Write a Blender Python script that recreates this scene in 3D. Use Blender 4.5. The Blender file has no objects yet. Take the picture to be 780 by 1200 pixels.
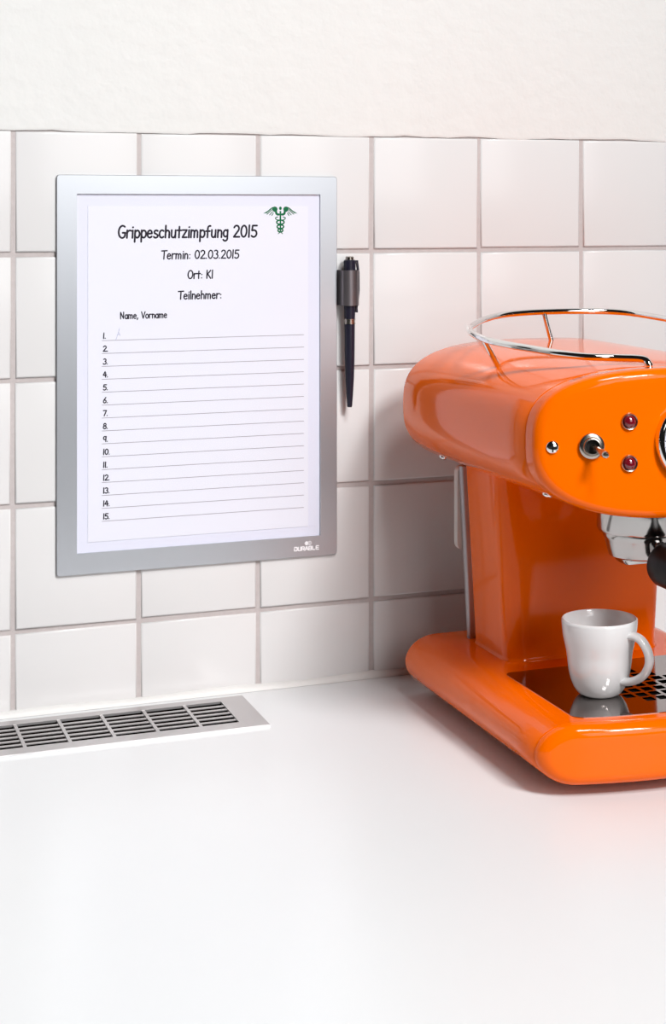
import bpy, bmesh, math, random
from mathutils import Vector, Matrix

random.seed(7)
S = bpy.context.scene
COL = S.collection
PI = math.pi

# ------------------------------------------------------------------ camera
F_PX, YAW, PX, PY = 2003.63, 0.3903, 560.0, 243.63      # focal length, turn and principal point in the 780x1200 frame
CAM = Vector((-0.1752, -1.3955, 0.4041))
cd = bpy.data.cameras.new('camera')
cam = bpy.data.objects.new('camera', cd)
COL.objects.link(cam)
cd.sensor_fit = 'HORIZONTAL'
cd.sensor_width = 36.0
cd.lens = F_PX * 36.0 / 780.0
cd.shift_x = (390.0 - PX) / 780.0
cd.shift_y = (PY - 600.0) / 780.0
cd.clip_start = 0.02
cam.location = CAM
cam.rotation_euler = (PI / 2, 0, -YAW)
S.camera = cam

# ------------------------------------------------------------------ world, lamps, exposure
w = bpy.data.worlds.new('World')
S.world = w
w.use_nodes = True
w.node_tree.nodes['Background'].inputs['Color'].default_value = (1.0, 0.99, 0.985, 1)
w.node_tree.nodes['Background'].inputs['Strength'].default_value = 0.01


def area(name, loc, target, sx, sy, power, color=(1, 1, 1), spread=180):
    l = bpy.data.lights.new(name, 'AREA')
    l.shape = 'RECTANGLE'
    l.size, l.size_y, l.energy, l.color = sx, sy, power, color
    l.spread = math.radians(spread)
    o = bpy.data.objects.new(name, l)
    COL.objects.link(o)
    o.location = loc
    o.rotation_euler = (Vector(target) - Vector(loc)).to_track_quat('-Z', 'Y').to_euler()
    return o


area('softbox_lamp', (0.72, -1.95, 1.60), (-0.10, -0.10, 0.10), 0.4, 0.4, 9.0, (0.99, 0.995, 1.0), 85)
area('ceiling_lamp', (0.36, -1.55, 2.00), (0.05, -0.25, 0.10), 0.4, 0.4, 7.3, (0.99, 0.995, 1.0), 110)
area('window_daylight', (0.72, -3.0, 1.02), (0.1, 0.0, 0.3), 1.3, 1.3, 20, (0.98, 0.99, 1.0))
S.view_settings.view_transform = 'Standard'
S.view_settings.look = 'None'
S.view_settings.gamma = 1.0
S.view_settings.use_curve_mapping = False
S.view_settings.exposure = 0.10


# ------------------------------------------------------------------ pixel -> place (for measuring)
def ray(x, y):
    c, s = math.cos(YAW), math.sin(YAW)
    r, f = (x - PX) / F_PX, 1.0
    return Vector((c * r + s * f, -s * r + c * f, (PY - y) / F_PX))


def on_y(x, y, Y):
    d = ray(x, y)
    return CAM + d * ((Y - CAM.y) / d.y)


# ------------------------------------------------------------------ materials
def mat(name, col, rough=0.5, metal=0.0, coat=0.0, spec=0.5, noise=None, bump=None, emit=None, trans=0.0, ior=1.45):
    m = bpy.data.materials.new(name)
    m.use_nodes = True
    nt = m.node_tree
    b = nt.nodes['Principled BSDF']
    b.inputs['Base Color'].default_value = (*col, 1)
    b.inputs['Roughness'].default_value = rough
    b.inputs['Metallic'].default_value = metal
    b.inputs['Coat Weight'].default_value = coat
    b.inputs['Coat Roughness'].default_value = 0.04
    b.inputs['Specular IOR Level'].default_value = spec
    b.inputs['Transmission Weight'].default_value = trans
    b.inputs['IOR'].default_value = ior
    tc = nt.nodes.new('ShaderNodeTexCoord')
    if noise:                                   # (scale, other colour, amount)
        n = nt.nodes.new('ShaderNodeTexNoise')
        n.inputs['Scale'].default_value = noise[0]
        n.inputs['Detail'].default_value = 5
        nt.links.new(tc.outputs['Object'], n.inputs['Vector'])
        mx = nt.nodes.new('ShaderNodeMix')
        mx.data_type = 'RGBA'
        mx.inputs['A'].default_value = (*col, 1)
        mx.inputs['B'].default_value = (*noise[1], 1)
        ml = nt.nodes.new('ShaderNodeMath')
        ml.operation = 'MULTIPLY'
        ml.inputs[1].default_value = noise[2]
        nt.links.new(n.outputs['Fac'], ml.inputs[0])
        nt.links.new(ml.outputs[0], mx.inputs['Factor'])
        nt.links.new(mx.outputs['Result'], b.inputs['Base Color'])
    if bump:                                    # (scale, strength, distance)
        n2 = nt.nodes.new('ShaderNodeTexNoise')
        n2.inputs['Scale'].default_value = bump[0]
        n2.inputs['Detail'].default_value = 3
        nt.links.new(tc.outputs['Object'], n2.inputs['Vector'])
        bp = nt.nodes.new('ShaderNodeBump')
        bp.inputs['Strength'].default_value = bump[1]
        bp.inputs['Distance'].default_value = bump[2]
        nt.links.new(n2.outputs['Fac'], bp.inputs['Height'])
        nt.links.new(bp.outputs['Normal'], b.inputs['Normal'])
    return m


M = {
    'plaster': mat('white plaster', (0.82, 0.82, 0.80), 0.9, spec=0.2, noise=(6, (0.78, 0.78, 0.755), 0.5), bump=(75, 0.35, 0.002)),
    'grout': mat('grey grout', (0.45, 0.40, 0.39), 0.95, spec=0.1, noise=(300, (0.56, 0.51, 0.50), 0.8), bump=(900, 0.3, 0.0006)),
    'tile': mat('glazed white tile', (0.70, 0.688, 0.684), 0.18, spec=0.3, noise=(9, (0.68, 0.664, 0.655), 0.6), bump=(14, 0.12, 0.002)),
    'caulk': mat('white silicone', (0.72, 0.71, 0.69), 0.5, noise=(60, (0.62, 0.60, 0.58), 0.5), bump=(140, 0.3, 0.001)),
    'worktop': mat('white laminate', (0.76, 0.77, 0.775), 0.30, spec=0.35, noise=(35, (0.745, 0.755, 0.76), 0.5), bump=(700, 0.05, 0.0003)),
    'floor': mat('grey floor', (0.22, 0.21, 0.20), 0.6),
    'alu': mat('satin anodised aluminium', (0.60, 0.58, 0.58), 0.42, metal=0.9, bump=(900, 0.05, 0.0002)),
    'alu_edge': mat('bright cut aluminium edge', (0.85, 0.85, 0.85), 0.3, metal=1.0),
    'duct': mat('dark duct', (0.02, 0.014, 0.013), 0.95, spec=0.1),
    'silver': mat('silver printed frame foil', (0.515, 0.53, 0.56), 0.36, metal=1.0, bump=(1500, 0.05, 0.0001)),
    'insert': mat('pale lavender insert', (0.705, 0.71, 0.80), 0.6),
    'paper': mat('white paper', (0.755, 0.755, 0.81), 0.7),
    'ink': mat('dark ink', (0.02, 0.015, 0.025), 0.8, spec=0.1),
    'rule': mat('grey rule ink', (0.30, 0.27, 0.30), 0.8),
    'blue': mat('pale blue ballpoint ink', (0.35, 0.37, 0.55), 0.8),
    'green': mat('green ink', (0.004, 0.13, 0.045), 0.8, spec=0.1),
    'white_print': mat('white print', (0.9, 0.88, 0.9), 0.5),
    'pen': mat('matte navy black pen', (0.010, 0.009, 0.022), 0.38),
    'holder': mat('grey metallic pen holder', (0.20, 0.18, 0.19), 0.35, metal=0.8),
    'chrome': mat('polished chrome', (0.80, 0.79, 0.78), 0.06, metal=1.0),
    'steel': mat('brushed steel', (0.50, 0.48, 0.47), 0.13, metal=1.0, bump=(300, 0.06, 0.0003)),
    'nickel': mat('worn nickel', (0.50, 0.45, 0.40), 0.25, metal=1.0),
    'tray': mat('mirror steel tray', (0.34, 0.31, 0.30), 0.07, metal=1.0),
    'orange': mat('glossy orange enamel', (0.90, 0.135, 0.0), 0.07, coat=0.0, spec=0.28),
    'black': mat('black bakelite', (0.006, 0.004, 0.004), 0.35, spec=0.2),
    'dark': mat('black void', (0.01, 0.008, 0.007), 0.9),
    'jewel': mat('dark red jewel', (0.16, 0.004, 0.012), 0.08, coat=1.0),
    'dial': mat('white dial', (0.80, 0.80, 0.86), 0.4),
    'ceramic': mat('white porcelain', (0.70, 0.695, 0.695), 0.12, coat=0.5),
    'back_plate': mat('grey plate', (0.45, 0.42, 0.43), 0.35, metal=0.6),
    'cream': mat('cream plastic', (0.62, 0.56, 0.52), 0.4),
}


def film_material():
    m = bpy.data.materials.new('clear film')
    m.use_nodes = True
    nt = m.node_tree
    nt.nodes.remove(nt.nodes['Principled BSDF'])
    t = nt.nodes.new('ShaderNodeBsdfTransparent')
    t.inputs['Color'].default_value = (0.985, 0.985, 1.0, 1)
    g = nt.nodes.new('ShaderNodeBsdfGlossy')
    g.inputs['Roughness'].default_value = 0.25
    mx = nt.nodes.new('ShaderNodeMixShader')
    mx.inputs['Fac'].default_value = 0.015
    nt.links.new(t.outputs[0], mx.inputs[1])
    nt.links.new(g.outputs[0], mx.inputs[2])
    nt.links.new(mx.outputs[0], nt.nodes['Material Output'].inputs['Surface'])
    return m


M['film'] = film_material()
M['glass'] = film_material()


# ------------------------------------------------------------------ object helpers
def tag(o, label=None, cat=None, kind=None, group=None):
    if label: o['label'] = label
    if cat: o['category'] = cat
    if kind: o['kind'] = kind
    if group: o['group'] = group
    return o


def thing(name, loc, label, cat):
    o = bpy.data.objects.new(name, None)
    o.empty_display_size = 0.02
    COL.objects.link(o)
    o.location = loc
    return tag(o, label, cat)


def origin(o):
    v = Vector((0, 0, 0))
    while o:
        v += o.location
        o = o.parent
    return v


def mk(name, verts, faces, m, parent=None, smooth=True, angle=40):
    """verts are in world coordinates; the object is linked under parent"""
    o0 = origin(parent)
    me = bpy.data.meshes.new(name)
    me.from_pydata([tuple(Vector(v) - o0) for v in verts], [], faces)
    bm = bmesh.new()
    bm.from_mesh(me)
    bmesh.ops.remove_doubles(bm, verts=bm.verts, dist=1e-7)
    bmesh.ops.recalc_face_normals(bm, faces=bm.faces)
    if smooth:
        for f in bm.faces: f.smooth = True
        for e in bm.edges:
            if len(e.link_faces) == 2 and e.calc_face_angle(0) > math.radians(angle): e.smooth = False
    bm.to_mesh(me)
    bm.free()
    me.materials.append(m)
    o = bpy.data.objects.new(name, me)
    COL.objects.link(o)
    o.parent = parent
    return o


class G:
    """collects geometry of ONE part"""
    def __init__(s): s.v, s.f = [], []

    def add(s, v, f, mtx=None):
        k = len(s.v)
        s.v += [(mtx @ Vector(p)) if mtx else Vector(p) for p in v]
        s.f += [tuple(i + k for i in q) for q in f]
        return s

    def box(s, x0, x1, y0, y1, z0, z1, mtx=None):
        v = [(x, y, z) for z in (z0, z1) for y in (y0, y1) for x in (x0, x1)]
        f = [(0, 2, 3, 1), (4, 5, 7, 6), (0, 1, 5, 4), (2, 6, 7, 3), (0, 4, 6, 2), (1, 3, 7, 5)]
        return s.add(v, f, mtx)

    def lathe(s, prof, seg=40, mtx=None):
        """prof: list of (r, z) ; r = 0 closes the end"""
        v, f = [], []
        for r, z in prof:
            for i in range(seg):
                a = 2 * PI * i / seg
                v.append((r * math.cos(a), r * math.sin(a), z))
        for j in range(len(prof) - 1):
            for i in range(seg):
                k = (i + 1) % seg
                f.append((j * seg + i, j * seg + k, (j + 1) * seg + k, (j + 1) * seg + i))
        if prof[0][0] > 1e-7: f.append(tuple(range(seg))[::-1])
        if prof[-1][0] > 1e-7: f.append(tuple((len(prof) - 1) * seg + i for i in range(seg)))
        # collapse degenerate rings
        out = []
        for q in f:
            pts = []
            for i in q:
                if not any((Vector(v[i]) - Vector(v[p])).length < 1e-8 for p in pts): pts.append(i)
            if len(pts) >= 3: out.append(tuple(pts))
        return s.add(v, out, mtx)

    def rings(s, rs, cap0=True, cap1=True):
        n = len(rs[0])
        v = [p for r in rs for p in r]
        f = []
        for j in range(len(rs) - 1):
            for i in range(n):
                k = (i + 1) % n
                f.append((j * n + i, j * n + k, (j + 1) * n + k, (j + 1) * n + i))
        if cap0: f.append(tuple(range(n)))
        if cap1: f.append(tuple((len(rs) - 1) * n + i for i in range(n)))
        return s.add(v, f)

    def tube(s, pts, r, seg=12, caps=True):
        pts = [Vector(p) for p in pts]
        n = len(pts)
        rad = r if isinstance(r, (list, tuple)) else [r] * n
        rs = []
        up = None
        for i, p in enumerate(pts):
            t = (pts[min(i + 1, n - 1)] - pts[max(i - 1, 0)]).normalized()
            if up is None:
                up = t.cross(Vector((0, 0, 1)))
                if up.length < 1e-3: up = t.cross(Vector((1, 0, 0)))
            up = (up - t * up.dot(t)).normalized()
            b = t.cross(up)
            rs.append([p + (up * math.cos(2 * PI * k / seg) + b * math.sin(2 * PI * k / seg)) * rad[i] for k in range(seg)])
        return s.rings(rs, caps, caps)

    def build(s, name, m, parent=None, smooth=True, angle=40):
        return mk(name, s.v, s.f, m, parent, smooth, angle)


def axis_mtx(p, d):
    q = Vector(d).normalized().to_track_quat('Z', 'Y')
    return Matrix.Translation(Vector(p)) @ q.to_matrix().to_4x4()


def spline(pts, n=8):
    pts = [Vector(p) for p in pts]
    out = []
    for i in range(len(pts) - 1):
        a, b, c, d = pts[max(i - 1, 0)], pts[i], pts[i + 1], pts[min(i + 2, len(pts) - 1)]
        for k in range(n):
            t = k / n
            out.append(0.5 * ((2 * b) + (c - a) * t + (2 * a - 5 * b + 4 * c - d) * t * t + (3 * b - a - 3 * c + d) * t ** 3))
    out.append(pts[-1])
    return out


def bevel_box_mesh(name, sx, sy, sz, r, seg=2):
    bm = bmesh.new()
    bmesh.ops.create_cube(bm, size=1)
    for v in bm.verts: v.co = Vector((v.co.x * sx, v.co.y * sy, v.co.z * sz))
    ed = [e for e in bm.edges if all(v.co.y < 0 for v in e.verts)]
    bmesh.ops.bevel(bm, geom=ed, offset=r, segments=seg, affect='EDGES', profile=0.6)
    for f in bm.faces: f.smooth = True
    me = bpy.data.meshes.new(name)
    bm.to_mesh(me)
    bm.free()
    return me


# ------------------------------------------------------------------ the setting
TOP, PITCH, TS = 0.467, 0.1, 0.0962
wall = tag(G().box(-1.2, 1.6, 0.0016, 0.12, -0.9, TOP).build('wall_back', M['grout'], smooth=False), 'white plastered kitchen wall with grey grouted tile splashback', None, 'structure')
# plaster above the tiles, with a softly broken lower edge
pv, pf = [], []
nx = 280
for i in range(nx + 1):
    x = -1.2 + 2.8 * i / nx
    e = TOP - 0.0012 + 0.0008 * math.sin(x * 61) * math.sin(x * 23 + 1) + random.uniform(-0.0005, 0.0005)
    pv += [(x, 0.02, e), (x, 0.0002, e), (x, -0.0010, e + 0.0022), (x, -0.0010, 1.7)]
for i in range(nx):
    for j in range(3):
        pf.append((i * 4 + j, i * 4 + 4 + j, i * 4 + 5 + j, i * 4 + 1 + j))
mk('plaster', pv, pf, M['plaster'], wall)

full = bevel_box_mesh('tile', TS, 0.0056, TS, 0.0016)
full.materials.append(M['tile'])
cut_h = TOP - 4 * PITCH - (PITCH - TS) / 2 - 0.003
cut = bevel_box_mesh('tile_cut', TS, 0.0056, cut_h, 0.0016)
cut.materials.append(M['tile'])
for j in range(5):
    for i in range(-5, 11):
        me = full if j < 4 else cut
        t = bpy.data.objects.new('tile', me)
        COL.objects.link(t)
        t.parent = wall
        x = (i + 0.5) * PITCH + random.uniform(-0.0003, 0.0003)
        z = TOP - (j + 0.5) * PITCH if j < 4 else 0.003 + cut_h / 2
        t.location = (x, 0.0028 + random.uniform(-0.0002, 0.0002), z + random.uniform(-0.0003, 0.0003))
        t.rotation_euler = (random.uniform(-0.003, 0.003), random.uniform(-0.002, 0.002), random.uniform(-0.003, 0.003))

# white sealant bead along the foot of the tiles
bead = []
for i in range(141):
    x = -1.2 + 2.8 * i / 140
    h = 0.0052 + 0.0007 * math.sin(x * 47) + random.uniform(-0.0003, 0.0003)
    ph = (x / PITCH) % 1.0
    bead.append([(x, 0.004, 0), (x, -0.0042, 0.0002), (x, -0.0036, h * 0.45), (x, -0.0014, h * 0.85), (x, 0.0005, h), (x, 0.004, h)])
tag(G().rings(bead).build('trim_1', M['caulk'], angle=60), 'white sealant bead between tiles and worktop', None, 'structure')
tag(G().box(-2.5, 3, -3.5, 0.12, -0.95, -0.90).build('floor', M['floor'], smooth=False), 'dark grey kitchen floor', None, 'structure')

# worktop with the opening for the grille
VX0, VX1, VY0, VY1 = -0.42, 0.1817, -0.1027, -0.016      # outer rim of the grille
OX1, OY0, OY1 = 0.1611, -0.0870, -0.0270                 # its open field
xs = [-1.2, VX0 + 0.012, OX1 + 0.004, 1.6]
ys = [-0.72, OY0 - 0.003, OY1 + 0.003, 0.0005]
g = G()
idx = {}
for zi, z in enumerate((0.0, -0.038)):
    for a, x in enumerate(xs):
        for b, y in enumerate(ys):
            idx[(a, b, zi)] = len(g.v)
            g.v.append(Vector((x, y, z)))
for zi in (0, 1):
    for a in range(3):
        for b in range(3):
            if (a, b) != (1, 1): g.f.append((idx[a, b, zi], idx[a + 1, b, zi], idx[a + 1, b + 1, zi], idx[a, b + 1, zi]))
for a in range(3):
    for b in (0, 3): g.f.append((idx[a, b, 0], idx[a + 1, b, 0], idx[a + 1, b, 1], idx[a, b, 1]))
    for b in (0, 3): g.f.append((idx[b, a, 0], idx[b, a + 1, 0], idx[b, a + 1, 1], idx[b, a, 1]))
for p, q in (((1, 1), (2, 1)), ((2, 1), (2, 2)), ((2, 2), (1, 2)), ((1, 2), (1, 1))):
    g.f.append((idx[(*p, 0)], idx[(*q, 0)], idx[(*q, 1)], idx[(*p, 1)]))
tag(g.build('worktop', M['worktop'], smooth=False), 'plain white laminate kitchen worktop along the tiled wall', 'worktop')

# ------------------------------------------------------------------ ventilation grille
vent = thing('ventilation_grille', ((VX0 + VX1) / 2, (VY0 + VY1) / 2, 0.0), 'long silver aluminium ventilation grille set into the worktop at the wall', 'grille')
ZT = 0.0018
g = G()
g.box(VX0, VX1, VY0 + 0.0006, OY0, 0.0, ZT).box(VX0, VX1, OY1, VY1, 0.0, ZT).box(OX1, VX1, OY0, OY1, 0.0, ZT).box(VX0, VX0 + 0.02, OY0, OY1, 0.0, ZT)
g.build('rim', M['alu'], vent, False)
G().box(VX0, VX1, VY0 - 0.0008, VY0 + 0.0006, 0.0, ZT - 0.0002).build('front_edge', M['alu_edge'], vent, False)
k = 0
x = 0.1311
bars = []
while x > VX0 + 0.03:
    bars.append(x)
    x -= 0.0333
bm_bar = None
for x in bars:
    o = G().box(x - 0.0013, x + 0.0013, OY0, OY1, ZT - 0.0022, ZT - 0.0002).build('cross_bar', M['alu'], vent, False)
for s in range(5):
    yc = OY0 + (OY1 - OY0) * (s + 1) / 6.0
    G().box(VX0 + 0.02, OX1, yc - 0.0018, yc + 0.0018, ZT - 0.0014, ZT - 0.0008).build('slat', M['alu'], vent, False)
d = G()
d.box(VX0 + 0.014, OX1 + 0.002, OY0 - 0.002, OY1 + 0.002, -0.0375, -0.0372)
d.box(VX0 + 0.014, OX1 + 0.002, OY0 - 0.0025, OY0 - 0.002, -0.0372, -0.0005).box(VX0 + 0.014, OX1 + 0.002, OY1 + 0.002, OY1 + 0.0025, -0.0372, -0.0005)
d.box(OX1 + 0.002, OX1 + 0.0025, OY0 - 0.002, OY1 + 0.002, -0.0372, -0.0005)
d.build('duct', M['duct'], vent, False)


# ------------------------------------------------------------------ stroke lettering (informal hand-printed letters)
def A(cx, cy, rx, ry, a0, a1, n=12):
    return [(cx + rx * math.cos(math.radians(a0 + (a1 - a0) * i / n)), cy + ry * math.sin(math.radians(a0 + (a1 - a0) * i / n))) for i in range(n + 1)]


X = 0.62   # x-height
GL = {
    'G': (0.66, [A(0.36, 0.5, 0.30, 0.5, 55, 300, 16) + [(0.57, 0.18), (0.58, 0.42)], [(0.38, 0.42), (0.60, 0.42)]]),
    'r': (0.42, [[(0.08, X), (0.08, 0)], A(0.30, 0.36, 0.22, 0.25, 170, 60, 8)]),
    'i': (0.20, [[(0.10, X), (0.10, 0)], [(0.10, 0.86), (0.11, 0.87)]]),
    'p': (0.52, [[(0.09, X), (0.09, -0.33)], A(0.27, 0.31, 0.19, 0.30, 160, -165, 16)]),
    'e': (0.50, [[(0.06, 0.33), (0.40, 0.36)] + A(0.24, 0.36, 0.17, 0.25, 0, 180, 8) + A(0.25, 0.28, 0.19, 0.27, 180, 320, 8)]),
    's': (0.46, [A(0.25, 0.46, 0.15, 0.15, 40, 215, 8) + A(0.22, 0.15, 0.17, 0.15, 65, -150, 10)]),
    'c': (0.46, [A(0.26, 0.31, 0.20, 0.31, 50, 310, 14)]),
    'h': (0.50, [[(0.09, 1.0), (0.09, 0)], [(0.09, 0.36)] + A(0.25, 0.38, 0.15, 0.22, 160, 0, 8) + [(0.40, 0.0)]]),
    'u': (0.50, [[(0.08, X)] + A(0.23, 0.22, 0.15, 0.22, 180, 330, 8) + [(0.40, 0.30)], [(0.40, X), (0.40, 0.0)]]),
    't': (0.42, [[(0.20, 0.90), (0.20, 0.0)], [(0.03, 0.60), (0.38, 0.60)]]),
    'z': (0.48, [[(0.06, X), (0.40, X), (0.06, 0.02), (0.42, 0.02)]]),
    'm': (0.74, [[(0.08, X), (0.08, 0)], [(0.08, 0.36)] + A(0.215, 0.40, 0.13, 0.20, 160, 0, 8) + [(0.345, 0.0)], [(0.345, 0.36)] + A(0.48, 0.40, 0.13, 0.20, 160, 0, 8) + [(0.61, 0.0)]]),
    'n': (0.50, [[(0.09, X), (0.09, 0)], [(0.09, 0.36)] + A(0.25, 0.38, 0.15, 0.22, 160, 0, 8) + [(0.40, 0.0)]]),
    'f': (0.44, [A(0.34, 0.74, 0.16, 0.22, 70, 180, 6) + [(0.18, 0.0)], [(0.04, 0.52), (0.36, 0.52)]]),
    'g': (0.50, [A(0.24, 0.33, 0.18, 0.28, 40, 330, 14), [(0.40, X), (0.40, 0.0)] + A(0.22, -0.10, 0.18, 0.20, 0, -150, 8)]),
    'l': (0.20, [[(0.10, 1.0), (0.10, 0)]]),
    'a': (0.50, [A(0.24, 0.30, 0.18, 0.30, 50, 330, 14), [(0.40, X), (0.41, 0.0)]]),
    'o': (0.50, [A(0.24, 0.31, 0.19, 0.31, 90, 450, 18)]),
    'T': (0.60, [[(0.02, 0.96), (0.60, 0.99)], [(0.31, 0.97), (0.29, 0.0)]]),
    'O': (0.68, [A(0.33, 0.5, 0.27, 0.5, 90, 450, 22)]),
    'K': (0.60, [[(0.09, 1.0), (0.09, 0.0)], [(0.50, 0.98), (0.10, 0.45)], [(0.18, 0.54), (0.54, 0.0)]]),
    'N': (0.66, [[(0.09, 0.0), (0.09, 0.98), (0.50, 0.04), (0.52, 1.0)]]),
    'V': (0.60, [[(0.04, 1.0), (0.28, 0.02), (0.56, 1.0)]]),
    '0': (0.62, [A(0.30, 0.5, 0.23, 0.48, 90, 450, 20)]),
    '1': (0.26, [[(0.12, 1.0), (0.12, 0.0)]]),
    '2': (0.60, [A(0.27, 0.72, 0.21, 0.26, 160, -35, 10) + [(0.07, 0.03), (0.54, 0.03)]]),
    '3': (0.58, [A(0.25, 0.75, 0.20, 0.23, 140, -70, 10) + A(0.25, 0.27, 0.24, 0.26, 75, -145, 12)]),
    '4': (0.60, [[(0.30, 1.0), (0.05, 0.36), (0.56, 0.36)], [(0.40, 0.80), (0.40, 0.0)]]),
    '5': (0.58, [[(0.50, 0.97), (0.14, 0.97), (0.10, 0.56)] + A(0.26, 0.30, 0.24, 0.29, 115, -140, 12)]),
    '6': (0.58, [[(0.42, 1.0), (0.16, 0.55)] + A(0.28, 0.27, 0.20, 0.26, 140, 500, 18)]),
    '7': (0.56, [[(0.05, 0.97), (0.50, 0.97), (0.20, 0.0)]]),
    '8': (0.58, [A(0.28, 0.75, 0.17, 0.22, 90, 450, 14), A(0.28, 0.26, 0.22, 0.26, 90, 450, 16)]),
    '9': (0.58, [A(0.26, 0.66, 0.19, 0.28, 30, 370, 16), [(0.46, 0.95), (0.44, 0.0)]]),
    '.': (0.24, [[(0.09, 0.03), (0.10, 0.04)]]),
    ',': (0.28, [[(0.14, 0.08), (0.06, -0.16)]]),
    ':': (0.28, [[(0.12, 0.06), (0.13, 0.07)], [(0.12, 0.48), (0.13, 0.49)]]),
    ' ': (0.36, []),
}


STK = [0]


def ribbon(g, pts, wd, y):
    """flat ink stroke in the plane y = const, pts are (x, z)"""
    P = [Vector((p[0], p[1])) for p in pts]
    Q = [P[0]]
    for p in P[1:]:
        if (p - Q[-1]).length > 1e-6: Q.append(p)
    h = wd / 2

    def yy():                                   # overlapping ink pieces are stacked by microns, not coplanar
        STK[0] = (STK[0] + 1) % 16
        return y - 2.5e-6 * STK[0]

    for a, b in zip(Q, Q[1:]):
        t = (b - a).normalized()
        n = Vector((-t.y, t.x)) * h
        q = yy()
        g.add([(v.x, q, v.y) for v in (a + n, a - n, b - n, b + n)], [(0, 1, 2, 3)])
    for p in Q:
        q = yy()
        g.add([(p.x + h * math.cos(PI * k / 4), q, p.y + h * math.sin(PI * k / 4)) for k in range(8)], [tuple(range(8))])


def write(g, text, x0, x1, z0, cap, wd, y, slant=0.0):
    adv = sum(GL[c][0] for c in text) - 0.08
    sx = (x1 - x0) / adv
    cx = 0.0
    for c in text:
        a, strokes = GL[c]
        for st in strokes:
            ribbon(g, [(x0 + (cx + px + slant * pz) * sx, z0 + pz * cap) for px, pz in st], wd, y)
        cx += a


# ------------------------------------------------------------------ silver display frame with its sheet
FX0, FX1, FZ0, FZ1 = 0.0334, 0.2678, 0.1090, 0.4308
IX0, IX1, IZ0, IZ1 = 0.0495, 0.2530, 0.1262, 0.4155
fr = thing('display_frame', ((FX0 + FX1) / 2, 0.0, FZ0), 'silver bordered display frame stuck on the white tiles', 'frame')


def rr(x0, x1, z0, z1, r, n=5):
    out = []
    for cx, cz, a in ((x1 - r, z1 - r, 0), (x0 + r, z1 - r, 90), (x0 + r, z0 + r, 180), (x1 - r, z0 + r, 270)):
        for i in range(n + 1):
            t = math.radians(a + 90 * i / n)
            out.append((cx + r * math.cos(t), cz + r * math.sin(t)))
    return out


YF = -0.0030
o_, i_ = rr(FX0, FX1, FZ0, FZ1, 0.0025), rr(IX0, IX1, IZ0, IZ1, 0.0004)
o2 = rr(FX0 + 0.0004, FX1 - 0.0004, FZ0 + 0.0004, FZ1 - 0.0004, 0.0022)
G().rings([[(x, -0.0010, z) for x, z in i_], [(x, YF, z) for x, z in i_], [(x, YF, z) for x, z in o2], [(x, YF + 0.0004, z) for x, z in o_], [(x, -0.0003, z) for x, z in o_], [(x, -0.0003, z) for x, z in i_], [(x, -0.0010, z) for x, z in i_]], False, False).build('border', M['silver'], fr, smooth=False)
G().box(IX0 - 0.004, IX1 + 0.004, -0.0012, -0.0004, IZ0 - 0.004, IZ1 + 0.004).build('insert', M['insert'], fr, False)
G().add([(IX0 - 0.002, -0.0026, IZ0 - 0.002), (IX1 + 0.002, -0.0026, IZ0 - 0.002), (IX1 + 0.002, -0.0026, IZ1 + 0.002), (IX0 - 0.002, -0.0026, IZ1 + 0.002)], [(0, 1, 2, 3)]).build('cover_film', M['film'], fr, False)
# maker's lettering on the border
g = G()
cap, yl = 0.0033, YF - 0.00006
lx, lz, sl = 0.2303, 0.1147, 0.0
DU = {
    'D': [[(0, 1), (0.75, 1), (0.9, 0.8), (0.9, 0.2), (0.75, 0), (0.0, 0), (0, 0.7)]],
    'U': [[(0, 1), (0, 0.2), (0.15, 0), (0.9, 0), (0.9, 1)]],
    'R': [[(0, 0), (0, 1), (0.8, 1), (0.9, 0.8), (0.9, 0.5), (0.1, 0.45)], [(0.5, 0.45), (0.95, 0)]],
    'A': [[(-0.05, 0), (0.4, 1), (0.55, 1), (1.0, 0)], [(0.2, 0.3), (0.8, 0.3)]],
    'B': [[(0, 0), (0, 1), (0.8, 1), (0.85, 0.55), (0.1, 0.5)], [(0.85, 0.5), (0.9, 0.05), (0, 0)]],
    'L': [[(0, 1), (0, 0.15), (0.1, 0), (0.85, 0)]],
    'E': [[(0.9, 1), (0.1, 1), (0, 0.85), (0, 0.15), (0.1, 0), (0.9, 0)], [(0, 0.5), (0.8, 0.5)]],
}
for n, c in enumerate('DURABLE'):
    for st in DU[c]:
        ribbon(g, [(lx + n * 0.00314 + px * 0.0025, lz + pz * cap * 0.9) for px, pz in st], 0.0008, yl)
for j, rad in enumerate((0.00165,)):
    g.add([(0.2409 + rad * 1.05 * math.cos(2 * PI * k / 20), yl, 0.1205 + rad * math.sin(2 * PI * k / 20)) for k in range(20)], [tuple(range(20))])
    ribbon(g, A(0.2436, 0.1205, 0.0015, 0.0015, 90, 450, 16), 0.0006, yl)
    ribbon(g, A(0.2436, 0.1205, 0.0006, 0.0006, 90, 450, 10), 0.0004, yl)
    g.add([(0.2386, yl, 0.1205), (0.2396, yl, 0.1197), (0.2396, yl, 0.1213)], [(0, 1, 2)])
tag(g.build('lettering', M['white_print'], fr, False), 'white maker lettering in the border corner')

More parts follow.
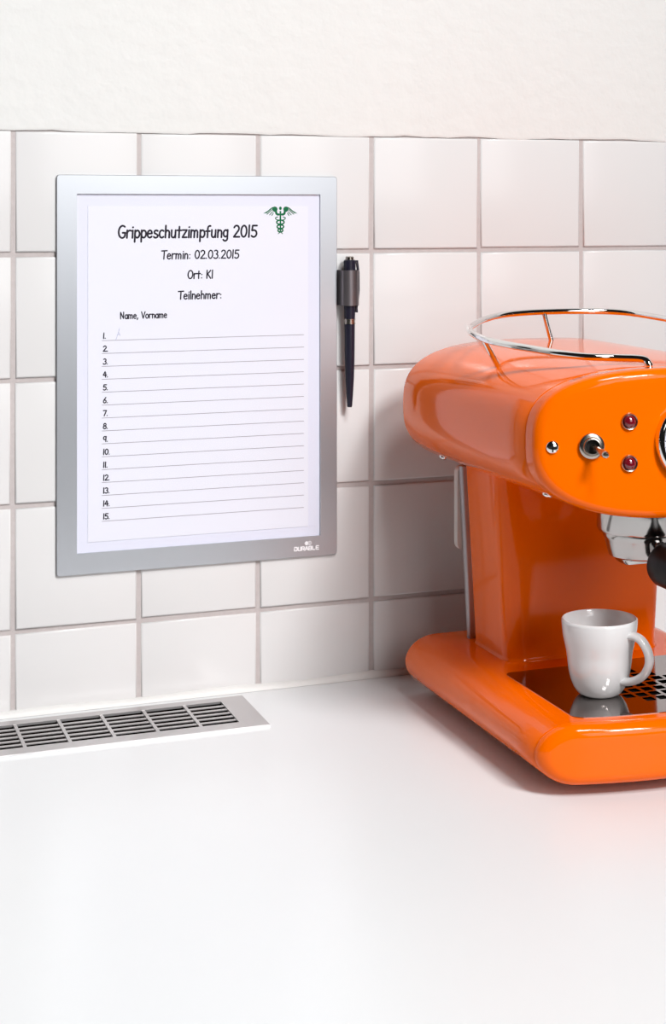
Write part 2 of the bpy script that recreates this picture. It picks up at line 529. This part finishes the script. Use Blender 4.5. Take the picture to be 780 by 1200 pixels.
sheet = thing('paper_sheet', (0.15, -0.0013, 0.1345), 'printed sign-up sheet with numbered lines inside the silver frame', 'paper')
YS = -0.0016
G().box(0.0584, 0.2426, YS, -0.0013, 0.1345, 0.4056).build('page', M['paper'], sheet, False)
YI = YS - 0.00006
g = G()
write(g, 'Grippeschutzimpfung 2015', 0.0822, 0.1977, 0.3797, 0.0099, 0.00155, YI, 0.05)
write(g, 'Termin: 02.03.2015', 0.1176, 0.1824, 0.3622, 0.0069, 0.0011, YI, 0.05)
write(g, 'Ort: K1', 0.1393, 0.1605, 0.3458, 0.0067, 0.0011, YI, 0.05)
write(g, 'Teilnehmer:', 0.1315, 0.1679, 0.3290, 0.0066, 0.0011, YI, 0.03)
write(g, 'Name, Vorname', 0.0841, 0.1222, 0.3140, 0.0054, 0.00092, YI)
tag(g.build('heading_print', M['ink'], sheet, False), 'dark hand-style heading lettering')
gn = G()
for n in range(15):
    zl = 0.2968 - n * (0.2968 - 0.1507) / 14
    gl = G()
    gl.box(0.0695, 0.2389, YI, YS, zl - 0.00022, zl + 0.00022)
    gl.build('ruled_line', M['rule'], sheet, False)
    t = '%d.' % (n + 1)
    wdt = sum(GL[c][0] for c in t) - 0.08
    write(gn, t, 0.0703, 0.0703 + wdt * 0.0052, zl + 0.0017, 0.0044, 0.00092, YI, 0.05)
tag(gn.build('line_numbers', M['ink'], sheet, False), 'small dark line numbers')
g = G()
ribbon(g, [(0.0808, 0.2972), (0.0822, 0.3012), (0.0828, 0.3030), (0.0838, 0.3064), (0.0832, 0.3048), (0.0830, 0.3030), (0.0842, 0.3002)], 0.0003, YI)
ribbon(g, [(0.0817, 0.3010), (0.0842, 0.3016)], 0.0003, YI)
tag(g.build('handwriting', M['blue'], sheet, False), 'faint pen-drawn capital A')
# green winged staff
EX, EZ, ES = 0.2184, 0.3822, 0.0232
g = G()


def em(pts): return [(EX + x * ES, EZ + z * ES) for x, z in pts]


def poly(pts): g.add([(x, YI, z) for x, z in em(pts)], [tuple(range(len(pts)))])


poly(A(0, 0.93, 0.052, 0.062, 0, 360, 18)[:-1])
poly([(-0.032, 0.83), (0.032, 0.83), (0.026, 0.06), (-0.026, 0.06)])
for s in (-1, 1):
    def W(pts): return [(s * x, z) for x, z in pts]
    poly(W(A(0.205, 0.895, 0.098, 0.098, 0, 360, 20)[:-1]))
    ribbon(g, em(W([(0.22, 0.975), (0.33, 0.93), (0.46, 0.82), (0.56, 0.765)])), 0.0010, YI)
    poly(W([(0.50, 0.815), (0.645, 0.742), (0.50, 0.755)]))
    for a_, b_ in (((0.32, 0.875), (0.500, 0.715)), ((0.295, 0.805), (0.405, 0.688)), ((0.265, 0.755), (0.320, 0.668))):
        ribbon(g, em(W([a_, b_])), 0.00072, YI)
    ribbon(g, em(W([(0.165, 0.83), (0.155, 0.745), (0.11, 0.705), (0.06, 0.705)])), 0.0019, YI)
    ribbon(g, em(W([(0.10, 0.615), (0.16, 0.60), (0.19, 0.57), (0.155, 0.525), (0.05, 0.49)])), 0.0008, YI)
    ribbon(g, em(W([(0.02, 0.06), (0.05, 0.03), (0.08, 0.005)])), 0.0006, YI)
for cz, rx, rz in ((0.425, 0.140, 0.075), (0.262, 0.122, 0.068), (0.128, 0.090, 0.060)):
    ribbon(g, em(A(0, cz, rx, rz, 90, 450, 22)), 0.00125, YI)
tag(g.build('emblem', M['green'], sheet, False), 'green winged staff emblem')

# ------------------------------------------------------------------ pen in its holder
PYC = -0.0100
pc = on_y(409.5, 390, PYC)
PXC = pc.x
zt, zb = on_y(409.5, 300.5, PYC).z, on_y(409.5, 477, PYC).z
h1, h0 = on_y(409.5, 316.5, PYC).z, on_y(409.5, 358, PYC).z
# holder sleeve: flat tongue on the frame edge, half-round sleeve around the pen
HX_, HY_ = 0.0081, 0.0072
prof = [(FX1 - 0.006, -0.0003), (FX1, -0.0003)] + [(PXC + HX_ * math.cos(math.radians(a)), PYC + 0.0005 + HY_ * math.sin(math.radians(a))) for a in range(150, 391, 10)]
th = 0.0008
rs = []
for z in (h0, h1):
    ring, inner = [], []
    for i, (x, y) in enumerate(prof):
        t = (Vector(prof[min(i + 1, len(prof) - 1)]) - Vector(prof[max(i - 1, 0)])).normalized()
        ring.append((x, y, z))
        inner.append((x - t.y * th, y + t.x * th, z))
    rs.append(ring + inner[::-1])
g = G().rings(rs)
hold = g.build('pen_holder', M['holder'], fr, angle=35)
tag(hold, 'grey metallic pen sleeve on the frame edge')

pen = thing('ballpoint_pen', (PXC, PYC, zb), 'black ballpoint pen hanging upright in the sleeve beside the silver frame', 'pen')
mt = Matrix.Translation((PXC, PYC, 0))
z_r1, z_r0 = on_y(409.5, 373.5, PYC).z, on_y(409.5, 379.5, PYC).z
R0 = 0.0046
G().lathe([(0.0, zb), (0.0019, zb), (0.0022, zb + 0.0012), (0.0030, zb + 0.012), (0.0038, zb + 0.026), (R0 - 0.0003, zb + 0.045), (R0 - 0.0001, z_r0), (0, z_r0)], 28, mt).build('lower_barrel', M['pen'], pen)
G().lathe([(0, z_r1), (R0, z_r1), (R0 + 0.0003, h0), (R0 + 0.0005, h1), (R0 + 0.0005, zt - 0.0035), (R0 - 0.0004, zt - 0.0028), (0, zt - 0.0028)], 28, mt).build('upper_barrel', M['pen'], pen)
rb = G()
for z0, z1, r in ((z_r0, z_r0 + 0.0008, R0 + 0.0004), (z_r0 + 0.0008, z_r1 - 0.0008, R0 + 0.0001), (z_r1 - 0.0008, z_r1, R0 + 0.0004)):
    rb.lathe([(0, z0), (r, z0), (r, z1), (0, z1)], 28, mt)
rb.build('band', M['nickel'], pen)
G().lathe([(0, zt - 0.003), (0.0036, zt - 0.003), (0.0036, zt - 0.0006), (0.0030, zt), (0, zt)], 24, mt).build('push_button', M['nickel'], pen)
zc0, zc1 = on_y(420, 366, PYC).z, on_y(420, 305, PYC).z
cg = G()
cg.rings([[(PXC + R0 - 0.0005 + a, PYC + b, z) for a, b in ((0, -0.0017), (d_, -0.0017), (d_, 0.0017), (0, 0.0017))] for z, d_ in ((zc1 - 0.001, 0.0026), (zc1, 0.0020))])
cg.rings([[(PXC + R0 + e0 + a, PYC + b, z) for a, b in ((0, -0.0016), (0.0015, -0.0016), (0.0015, 0.0016), (0, 0.0016))] for z, e0 in ((zc1, 0.0010), (zc1 - 0.010, 0.0022), (zc1 - 0.025, 0.0024), (zc0 + 0.010, 0.0016), (zc0 + 0.004, 0.0006), (zc0, 0.0008))])
cg.build('clip', M['pen'], pen, angle=50)

# ------------------------------------------------------------------ espresso machine
X0 = 0.419
mach = thing('espresso_machine', (X0, -0.2, 0.0), 'glossy orange retro espresso machine with chrome top rail', 'coffee machine')
RB = 0.30                     # the bowed front's radius in plan
NS = 120


def bow(x): return (x - X0) ** 2 / (2 * RB)


def sect_body(d=0.0, s=1.0):
    a, b, zc = 0.1130 - d, 0.0525 - d, 0.2405
    out = []
    for i in range(NS):
        t = 2 * PI * i / NS
        c, q = math.cos(t), math.sin(t)
        n = 3.0 if q >= 0 else 2.7
        out.append((X0 + s * a * math.copysign(abs(c) ** (2 / n), c), zc + s * b * math.copysign(abs(q) ** (2 / n), q)))
    return out


def sect_base(d=0.0, s=1.0):
    a, b, e, zc = 0.1125 - d, 0.0210 - d, 0.027 - d, 0.0292
    out = []
    q = NS // 4
    for i in range(q + 1):
        t = math.radians(-90 + 180 * i / q)
        out.append((a - e + e * math.cos(t), b * math.sin(t)))
    m_ = NS // 4 - 1
    for i in range(1, m_ + 1):
        out.append(((a - e) * (1 - 2 * i / (m_ + 1)), b))
    for i in range(q + 1):
        t = math.radians(90 + 180 * i / q)
        out.append((-(a - e) + e * math.cos(t), b * math.sin(t)))
    for i in range(1, m_ + 1):
        out.append((-(a - e) * (1 - 2 * i / (m_ + 1)), -b))
    return [(X0 + s * x, zc + s * z) for x, z in out]


def shell(name_body, name_cap, sect, yr, r_rear, yf, r_front, lip):
    rs = []
    for k in range(7):
        ph = math.radians(90 * k / 6)
        rs.append([(x, yr - r_rear * (1 - math.cos(ph)), z) for x, z in sect(r_rear * (1 - math.sin(ph)))])
    seam = yf + lip
    for k in range(1, 9):
        y0 = yr - r_rear
        rs.append([(x, y0 + (seam + bow(x) + 0.0014 - y0) * k / 8, z) for x, z in sect()])
    rs.append([(x, seam + bow(x) + 0.0008, z) for x, z in sect(0.0010)])
    rs.append([(x, seam + bow(x) + 0.0005, z) for x, z in sect(0.004)])
    body = G().rings(rs).build(name_body, M['orange'], mach, angle=50)
    rs = [[(x, seam + bow(x) + 0.0006, z) for x, z in sect(0.006)], [(x, seam + bow(x) + 0.0001, z) for x, z in sect(0.0007)], [(x, seam + bow(x) - 0.0006, z) for x, z in sect()]]
    for k in range(10):
        ph = math.radians(90 * k / 9)
        rs.append([(x, yf + bow(x) + r_front * (1 - math.sin(ph)), z) for x, z in sect(r_front * (1 - math.cos(ph)))])
    for s in (0.9, 0.75, 0.6, 0.45, 0.3, 0.15, 0.04):
        rs.append([(x, yf + bow(x), z) for x, z in sect(r_front, s)])
    cap_ = G().rings(rs).build(name_cap, M['orange'], mach, angle=50)
    return body, cap_


YFP = -0.3500
house, panel = shell('housing', 'front_panel', sect_body, -0.054, 0.010, YFP, 0.0065, 0.0170)
YFB = -0.3560
base, base_front = shell('base', 'base_front', sect_base, -0.059, 0.009, YFB, 0.0085, 0.0090)

# column between base and housing
def rrect(x0, x1, y0, y1, r, n=8):
    return rr(x0, x1, y0, y1, r, n)


rs = []
for z, grow in ((0.044, 0.0015), (0.0500, 0.0014), (0.0515, 0.0005), (0.053, 0.0), (0.10, 0), (0.15, 0), (0.19, 0), (0.206, 0)):
    hx = 0.0665 + (z - 0.05) / 0.145 * 0.0085 + grow
    rs.append([(x, y, z) for x, y in rrect(X0 - hx, X0 + hx, -0.177 - grow, -0.095, 0.016)])
G().rings(rs).build('column', M['orange'], mach, angle=50)
rs = []
for z in (0.049, 0.10, 0.15, 0.192):
    hx = 0.0668 + (z - 0.05) / 0.145 * 0.0075
    rs.append([(x, y, z) for x, y in rrect(X0 - hx, X0 + hx, -0.0945, -0.0880, 0.002, 3)])
G().rings(rs).build('back_plate', M['back_plate'], mach, angle=50)
G().rings([[(x, y, z) for x, z in rr(X0 - 0.0745 - e_, X0 + 0.0745 + e_, 0.122 - e_, 0.1915, 0.006)] for y, e_ in ((-0.0875, 0.0), (-0.0800, 0.0))]).build('water_tank', M['cream'], mach, angle=50)

# feet
for sx in (-1, 1):
    for y in (-0.10, -0.29):
        G().lathe([(0, 0.0), (0.011, 0.0), (0.012, 0.002), (0.012, 0.0095), (0, 0.0095)], 24, Matrix.Translation((X0 + sx * 0.064, y, 0))).build('foot', M['black'], mach)

# drip tray: steel plate with square holes over a black well
cut_bm = G().box(X0 - 0.050, X0 + 0.050, -0.315, -0.215, 0.030, 0.07).build('cutter', M['dark'], None, False)
md = base.modifiers.new('well', 'BOOLEAN')
md.operation = 'DIFFERENCE'
md.object = cut_bm
md.solver = 'EXACT'
dg = bpy.context.evaluated_depsgraph_get()
me_new = bpy.data.meshes.new_from_object(base.evaluated_get(dg))
base.modifiers.remove(md)
base.data = me_new
bpy.data.objects.remove(cut_bm)

ZP = 0.0507
TX, TYB, TYF = 0.0815, -0.2015, -0.3365
out = []
for cx, cy, a0 in ((TX - 0.006, TYB - 0.006, 0), (-TX + 0.006, TYB - 0.006, 90)):
    for i in range(6):
        t = math.radians(a0 + 18 * i)
        out.append((X0 + cx + 0.006 * math.cos(t), cy + 0.006 * math.sin(t)))
yc_ = TYF + bow(X0 - TX)
for i in range(7):
    t = math.radians(180 + 72 * i / 6)
    out.append((X0 - TX + 0.009 + 0.009 * math.cos(t), yc_ + 0.0075 + 0.009 * math.sin(t)))
for i in range(1, 20):
    x = X0 - TX + 0.012 + (2 * TX - 0.024) * i / 20
    out.append((x, TYF + bow(x)))
for i in range(7):
    t = math.radians(288 + 72 * i / 6)
    out.append((X0 + TX - 0.009 + 0.009 * math.cos(t), yc_ + 0.0075 + 0.009 * math.sin(t)))
bm = bmesh.new()


def add_loop(pts, z):
    vs = [bm.verts.new((x - X0, y + 0.2, z)) for x, y in pts]
    return [bm.edges.new((vs[i], vs[(i + 1) % len(vs)])) for i in range(len(vs))]


ed = add_loop(out, ZP)
HX, HY, HC = 0.0105, 0.0118, (0.4175, -0.2686)
for j, n in enumerate((3, 5, 7, 7, 7, 5, 3)):
    for i in range(n):
        cx = HC[0] + (i - (n - 1) / 2) * HX
        cy = HC[1] + (3 - j) * HY
        ed += add_loop(rr(cx - 0.0039, cx + 0.0039, cy - 0.0044, cy + 0.0044, 0.0008, 2), ZP)
bmesh.ops.triangle_fill(bm, use_beauty=True, use_dissolve=False, edges=ed, normal=(0, 0, 1))
ret = bmesh.ops.extrude_face_region(bm, geom=list(bm.faces))
for v in [e for e in ret['geom'] if isinstance(e, bmesh.types.BMVert)]: v.co.z -= 0.0012
bmesh.ops.recalc_face_normals(bm, faces=bm.faces)
me = bpy.data.meshes.new('drip_tray')
bm.to_mesh(me)
bm.free()
me.materials.append(M['tray'])
tray = bpy.data.objects.new('drip_tray', me)
COL.objects.link(tray)
tray.parent = mach
tag(tray, 'dark mirror steel drip tray with square holes')
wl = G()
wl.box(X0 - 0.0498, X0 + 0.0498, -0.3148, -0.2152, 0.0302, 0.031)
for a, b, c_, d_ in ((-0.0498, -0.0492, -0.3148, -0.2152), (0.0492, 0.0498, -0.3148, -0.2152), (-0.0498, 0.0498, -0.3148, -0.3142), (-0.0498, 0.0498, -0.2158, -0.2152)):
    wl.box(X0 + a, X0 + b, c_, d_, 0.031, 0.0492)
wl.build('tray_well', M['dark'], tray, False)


# fittings on the bowed front panel
def face(x): return YFP + bow(x)


def fn(x): return Vector(((x - X0) / RB, -1, 0)).normalized()


def on_face(px, py):
    Y = YFP
    for _ in range(8):
        p = on_y(px, py, Y)
        Y = face(p.x)
    return p


def screw(p, n, r, parent):
    m_ = axis_mtx(p, n)
    sc = G().lathe([(0, -0.001), (r, -0.001), (r, 0.0002), (r * 0.9, r * 0.25), (r * 0.6, r * 0.42), (0, r * 0.5)], 24, m_).build('screw', M['chrome'], parent)
    s_ = G()
    s_.box(-r * 0.7, r * 0.7, -r * 0.11, r * 0.11, r * 0.3, r * 0.53, m_).box(-r * 0.11, r * 0.11, -r * 0.7, r * 0.7, r * 0.3, r * 0.53, m_)
    return sc, s_


sc, s_ = screw(on_face(647, 524), fn(on_face(647, 524).x), 0.0046, panel)
s_.build('screw_slot', M['dark'], panel, False)
p2 = on_face(647, 524)
sc, s_ = screw(Vector((2 * X0 - p2.x, p2.y, p2.z)), fn(2 * X0 - p2.x), 0.0046, panel)
s_.build('screw_slot', M['dark'], panel, False)

p = on_face(692.5, 522.5)
n = fn(p.x)
m_ = axis_mtx(p, n)
G().lathe([(0.0048, -0.001), (0.0088, -0.001), (0.0088, 0.0024), (0.0080, 0.0032), (0.0066, 0.0034), (0.0060, 0.0050), (0.0050, 0.0052), (0.0044, 0.0030), (0.0044, -0.001)], 32, m_).build('switch_collar', M['nickel'], panel)
G().lathe([(0, 0.0), (0.0044, 0.0), (0.0044, 0.0012), (0, 0.0022)], 24, m_).build('switch_bush', M['dark'], panel)
d_ = Vector((0.012, -1, -0.20)).normalized()
ml = axis_mtx(p + Vector((0, 0, 0.0008)), d_)
tag(G().lathe([(0, 0.0), (0.0017, 0.0), (0.0017, 0.006), (0.0021, 0.014), (0.0026, 0.0205), (0.0025, 0.0222), (0.0016, 0.0236), (0, 0.0240)], 20, ml).build('toggle_lever', M['nickel'], panel), 'small metal toggle lever')
for q in ((737, 494), (737, 543)):
    p = on_face(*q)
    m_ = axis_mtx(p, fn(p.x))
    G().lathe([(0.0045, -0.001), (0.0060, -0.001), (0.0060, 0.0012), (0.0054, 0.0020), (0.0047, 0.0016), (0.0045, 0.0)], 28, m_).build('lamp_bezel', M['nickel'], panel)
    tag(G().lathe([(0, -0.0005), (0.0047, -0.0005), (0.0046, 0.0012), (0.0038, 0.0030), (0.0024, 0.0041), (0.0, 0.0045)], 28, m_).build('indicator_lamp', M['jewel'], panel), 'dark red jewel lamp')
# mirror of the lamps is not on the machine; the big dial sits in the middle
p = Vector((0.4170, face(0.417), 0.2425))
m_ = axis_mtx(p, fn(p.x))
prof = [(0.0245, -0.004), (0.0295, -0.004)] + [(0.0268 + 0.0027 * math.cos(math.radians(t)), 0.0030 + 0.0030 * math.sin(math.radians(t))) for t in range(0, 181, 20)] + [(0.0241, -0.001), (0.0236, -0.004)]
gauge = G().lathe(prof, 56, m_).build('gauge_bezel', M['chrome'], panel)
G().lathe([(0, -0.0005), (0.0244, -0.0005), (0.0244, 0.0002), (0, 0.0002)], 48, m_).build('gauge_dial', M['dial'], panel, True, 30)
tk = G()
for i in range(25):
    a = math.radians(-225 + 270 * i / 24 - 0)
    rot = m_ @ Matrix.Rotation(a, 4, 'Z')
    tk.box(0.0195 if i % 4 else 0.0175, 0.0222, -0.0003, 0.0003, 0.0002, 0.0004, rot)
tk.build('gauge_ticks', M['ink'], panel, False)
nd = G().box(-0.005, 0.017, -0.0005, 0.0005, 0.0008, 0.0013, m_ @ Matrix.Rotation(math.radians(70), 4, 'Z'))
nd.lathe([(0, 0.0003), (0.0022, 0.0003), (0.0022, 0.0018), (0, 0.0018)], 20, m_)
nd.build('gauge_needle', M['black'], panel, True, 30)
G().lathe([(0.0246, 0.0026), (0.012, 0.0030), (0, 0.0032)], 48, m_).build('gauge_glass', M['glass'], panel)
# screws under the housing edge
for q, Y in (((519, 537), -0.085), ((641, 581), -0.300)):
    c = on_y(*q, Y)
    sc, s_ = screw(c + Vector((0, 0, 0.0005)), (-0.45, 0, -1), 0.0036, house)

# group head, with the filter holder locked in
GX, GY = X0 + 0.001, -0.268
mt = Matrix.Translation((GX, GY, 0))
G().lathe([(0, 0.2), (0.0255, 0.2), (0.0255, 0.1835), (0, 0.1835)], 48, mt).build('group_neck', M['steel'], mach)
G().lathe([(0, 0.1905), (0.0310, 0.1905), (0.0335, 0.1885), (0.0335, 0.1680), (0.0322, 0.1655), (0.0270, 0.1640), (0, 0.1640)], 64, mt).build('group_head', M['steel'], mach)
pf = G().lathe([(0, 0.1650), (0.0290, 0.1650), (0.0292, 0.1625), (0.0280, 0.1600), (0.0262, 0.1530), (0.0245, 0.1475), (0.0222, 0.1462), (0, 0.1462)], 64, mt).build('filter_holder', M['steel'], mach)
sp = G()
sp.rings([[(GX + x, GY + y, z) for x, y in rr(-hw, hw, -0.009, 0.009, 0.003, 3)] for z, hw in ((0.1475, 0.019), (0.1435, 0.0185), (0.1420, 0.017))])
sp.build('spout', M['steel'], pf, angle=40)
hp = on_y(778, 660, -0.308)
hd = Vector((0.05, -1, -0.06)).normalized()
G().tube([(GX, GY - 0.024, 0.156), (GX - 0.002, GY - 0.034, 0.155), hp + hd * 0.004], 0.0065, 20).build('handle_neck', M['steel'], pf)
mh = axis_mtx(hp, hd)
tag(G().lathe([(0, 0.0), (0.0130, 0.0), (0.0155, 0.0013), (0.0164, 0.0045), (0.0160, 0.016), (0.0138, 0.035), (0.0135, 0.055), (0.0148, 0.080), (0.0152, 0.096), (0.0135, 0.106), (0.008, 0.111), (0, 0.112)], 40, mh).build('handle', M['black'], pf), 'black filter holder handle')

# chrome cup rail
zr = lambda y: 0.318 + 0.09 * (y + 0.075)
path = [(0.3800, -0.3056), (0.3617, -0.2986), (0.3475, -0.2832), (0.3360, -0.2609), (0.3242, -0.2381), (0.3168, -0.2142), (0.3182, -0.1860), (0.3232, -0.1654), (0.3316, -0.1503), (0.3564, -0.1186), (0.3854, -0.0962), (0.4214, -0.0880), (0.4637, -0.0907), (0.4920, -0.1050), (0.5080, -0.1394), (0.5195, -0.175), (0.5205, -0.2142), (0.5138, -0.2381), (0.5020, -0.2609), (0.4905, -0.2832), (0.4763, -0.2986), (0.4580, -0.3056)]
pts = [(x, y, zr(y)) for x, y in path]
pts = [(0.3978, -0.3225, 0.2890), (0.3972, -0.3212, 0.2935), (0.3945, -0.3165, 0.2968)] + pts + [(0.4435, -0.3165, 0.2968), (0.4408, -0.3212, 0.2935), (0.4402, -0.3225, 0.2890)]
rail = G().tube(spline(pts, 8), 0.0026, 14).build('cup_rail', M['chrome'], mach, angle=60)


def top_z(x):
    u = min(1.0, abs(x - X0) / 0.113)
    return 0.2405 + 0.0525 * (1 - u ** 3.0) ** (1 / 3.0)


for (fx, fy), (tx, ty) in (((0.334, -0.200), (0.3172, -0.2075)), ((0.4288, -0.0900), (0.4220, -0.0880)), ((0.504, -0.200), (0.5205, -0.2075))):
    G().tube([(fx, fy, top_z(fx) - 0.002), (tx, ty, zr(ty))], 0.0021, 12).build('rail_post', M['chrome'], rail)

# ------------------------------------------------------------------ espresso cup
CX, CY, CZ = 0.3795, -0.2790, ZP
cup = thing('espresso_cup', (CX, CY, CZ), 'small white porcelain espresso cup standing on the drip tray', 'cup')
mt = Matrix.Translation((CX, CY, CZ))
prof = [(0, 0.0012), (0.0105, 0.0012), (0.0118, 0.0), (0.0138, 0.0004), (0.0166, 0.0025), (0.0192, 0.0065), (0.0213, 0.0120), (0.0227, 0.0185), (0.0234, 0.0240), (0.0238, 0.0285), (0.0244, 0.0325), (0.0257, 0.0380), (0.0267, 0.0430), (0.0274, 0.0485), (0.02775, 0.0530), (0.0276, 0.0550), (0.0268, 0.0555), (0.0260, 0.0548), (0.0255, 0.0500), (0.0245, 0.0430), (0.0228, 0.0340), (0.0215, 0.0240), (0.0195, 0.0130), (0.0160, 0.0065), (0.0100, 0.0040), (0, 0.0036)]
G().lathe(prof, 72, mt).build('bowl', M['ceramic'], cup, angle=60)
c, s = math.cos(YAW), math.sin(YAW)
hdv = Vector((c, -s, 0)) * 0.80 - Vector((s, c, 0)) * 0.60
hdv.normalize()
side = Vector((-hdv.y, hdv.x, 0))
hl = spline([(r, 0, z) for r, z in ((0.0245, 0.0455), (0.0300, 0.0462), (0.0362, 0.0435), (0.0412, 0.0360), (0.0420, 0.0285), (0.0382, 0.0205), (0.0320, 0.0155), (0.0255, 0.0130), (0.0210, 0.0125))], 5)
rs = []
for i, p in enumerate(hl):
    t = (hl[min(i + 1, len(hl) - 1)] - hl[max(i - 1, 0)]).normalized()
    nr = Vector((-t.z, 0, t.x))
    wv = 0.0040 + 0.0012 * abs(2 * i / (len(hl) - 1) - 1) ** 3
    ring = []
    for k in range(16):
        a = 2 * PI * k / 16
        q = p + nr * (0.0030 * math.sin(a))
        ring.append(Vector((CX, CY, CZ + q.z)) + hdv * q.x + side * (wv * math.cos(a)))
    rs.append(ring)
G().rings(rs).build('handle', M['ceramic'], cup, angle=60)
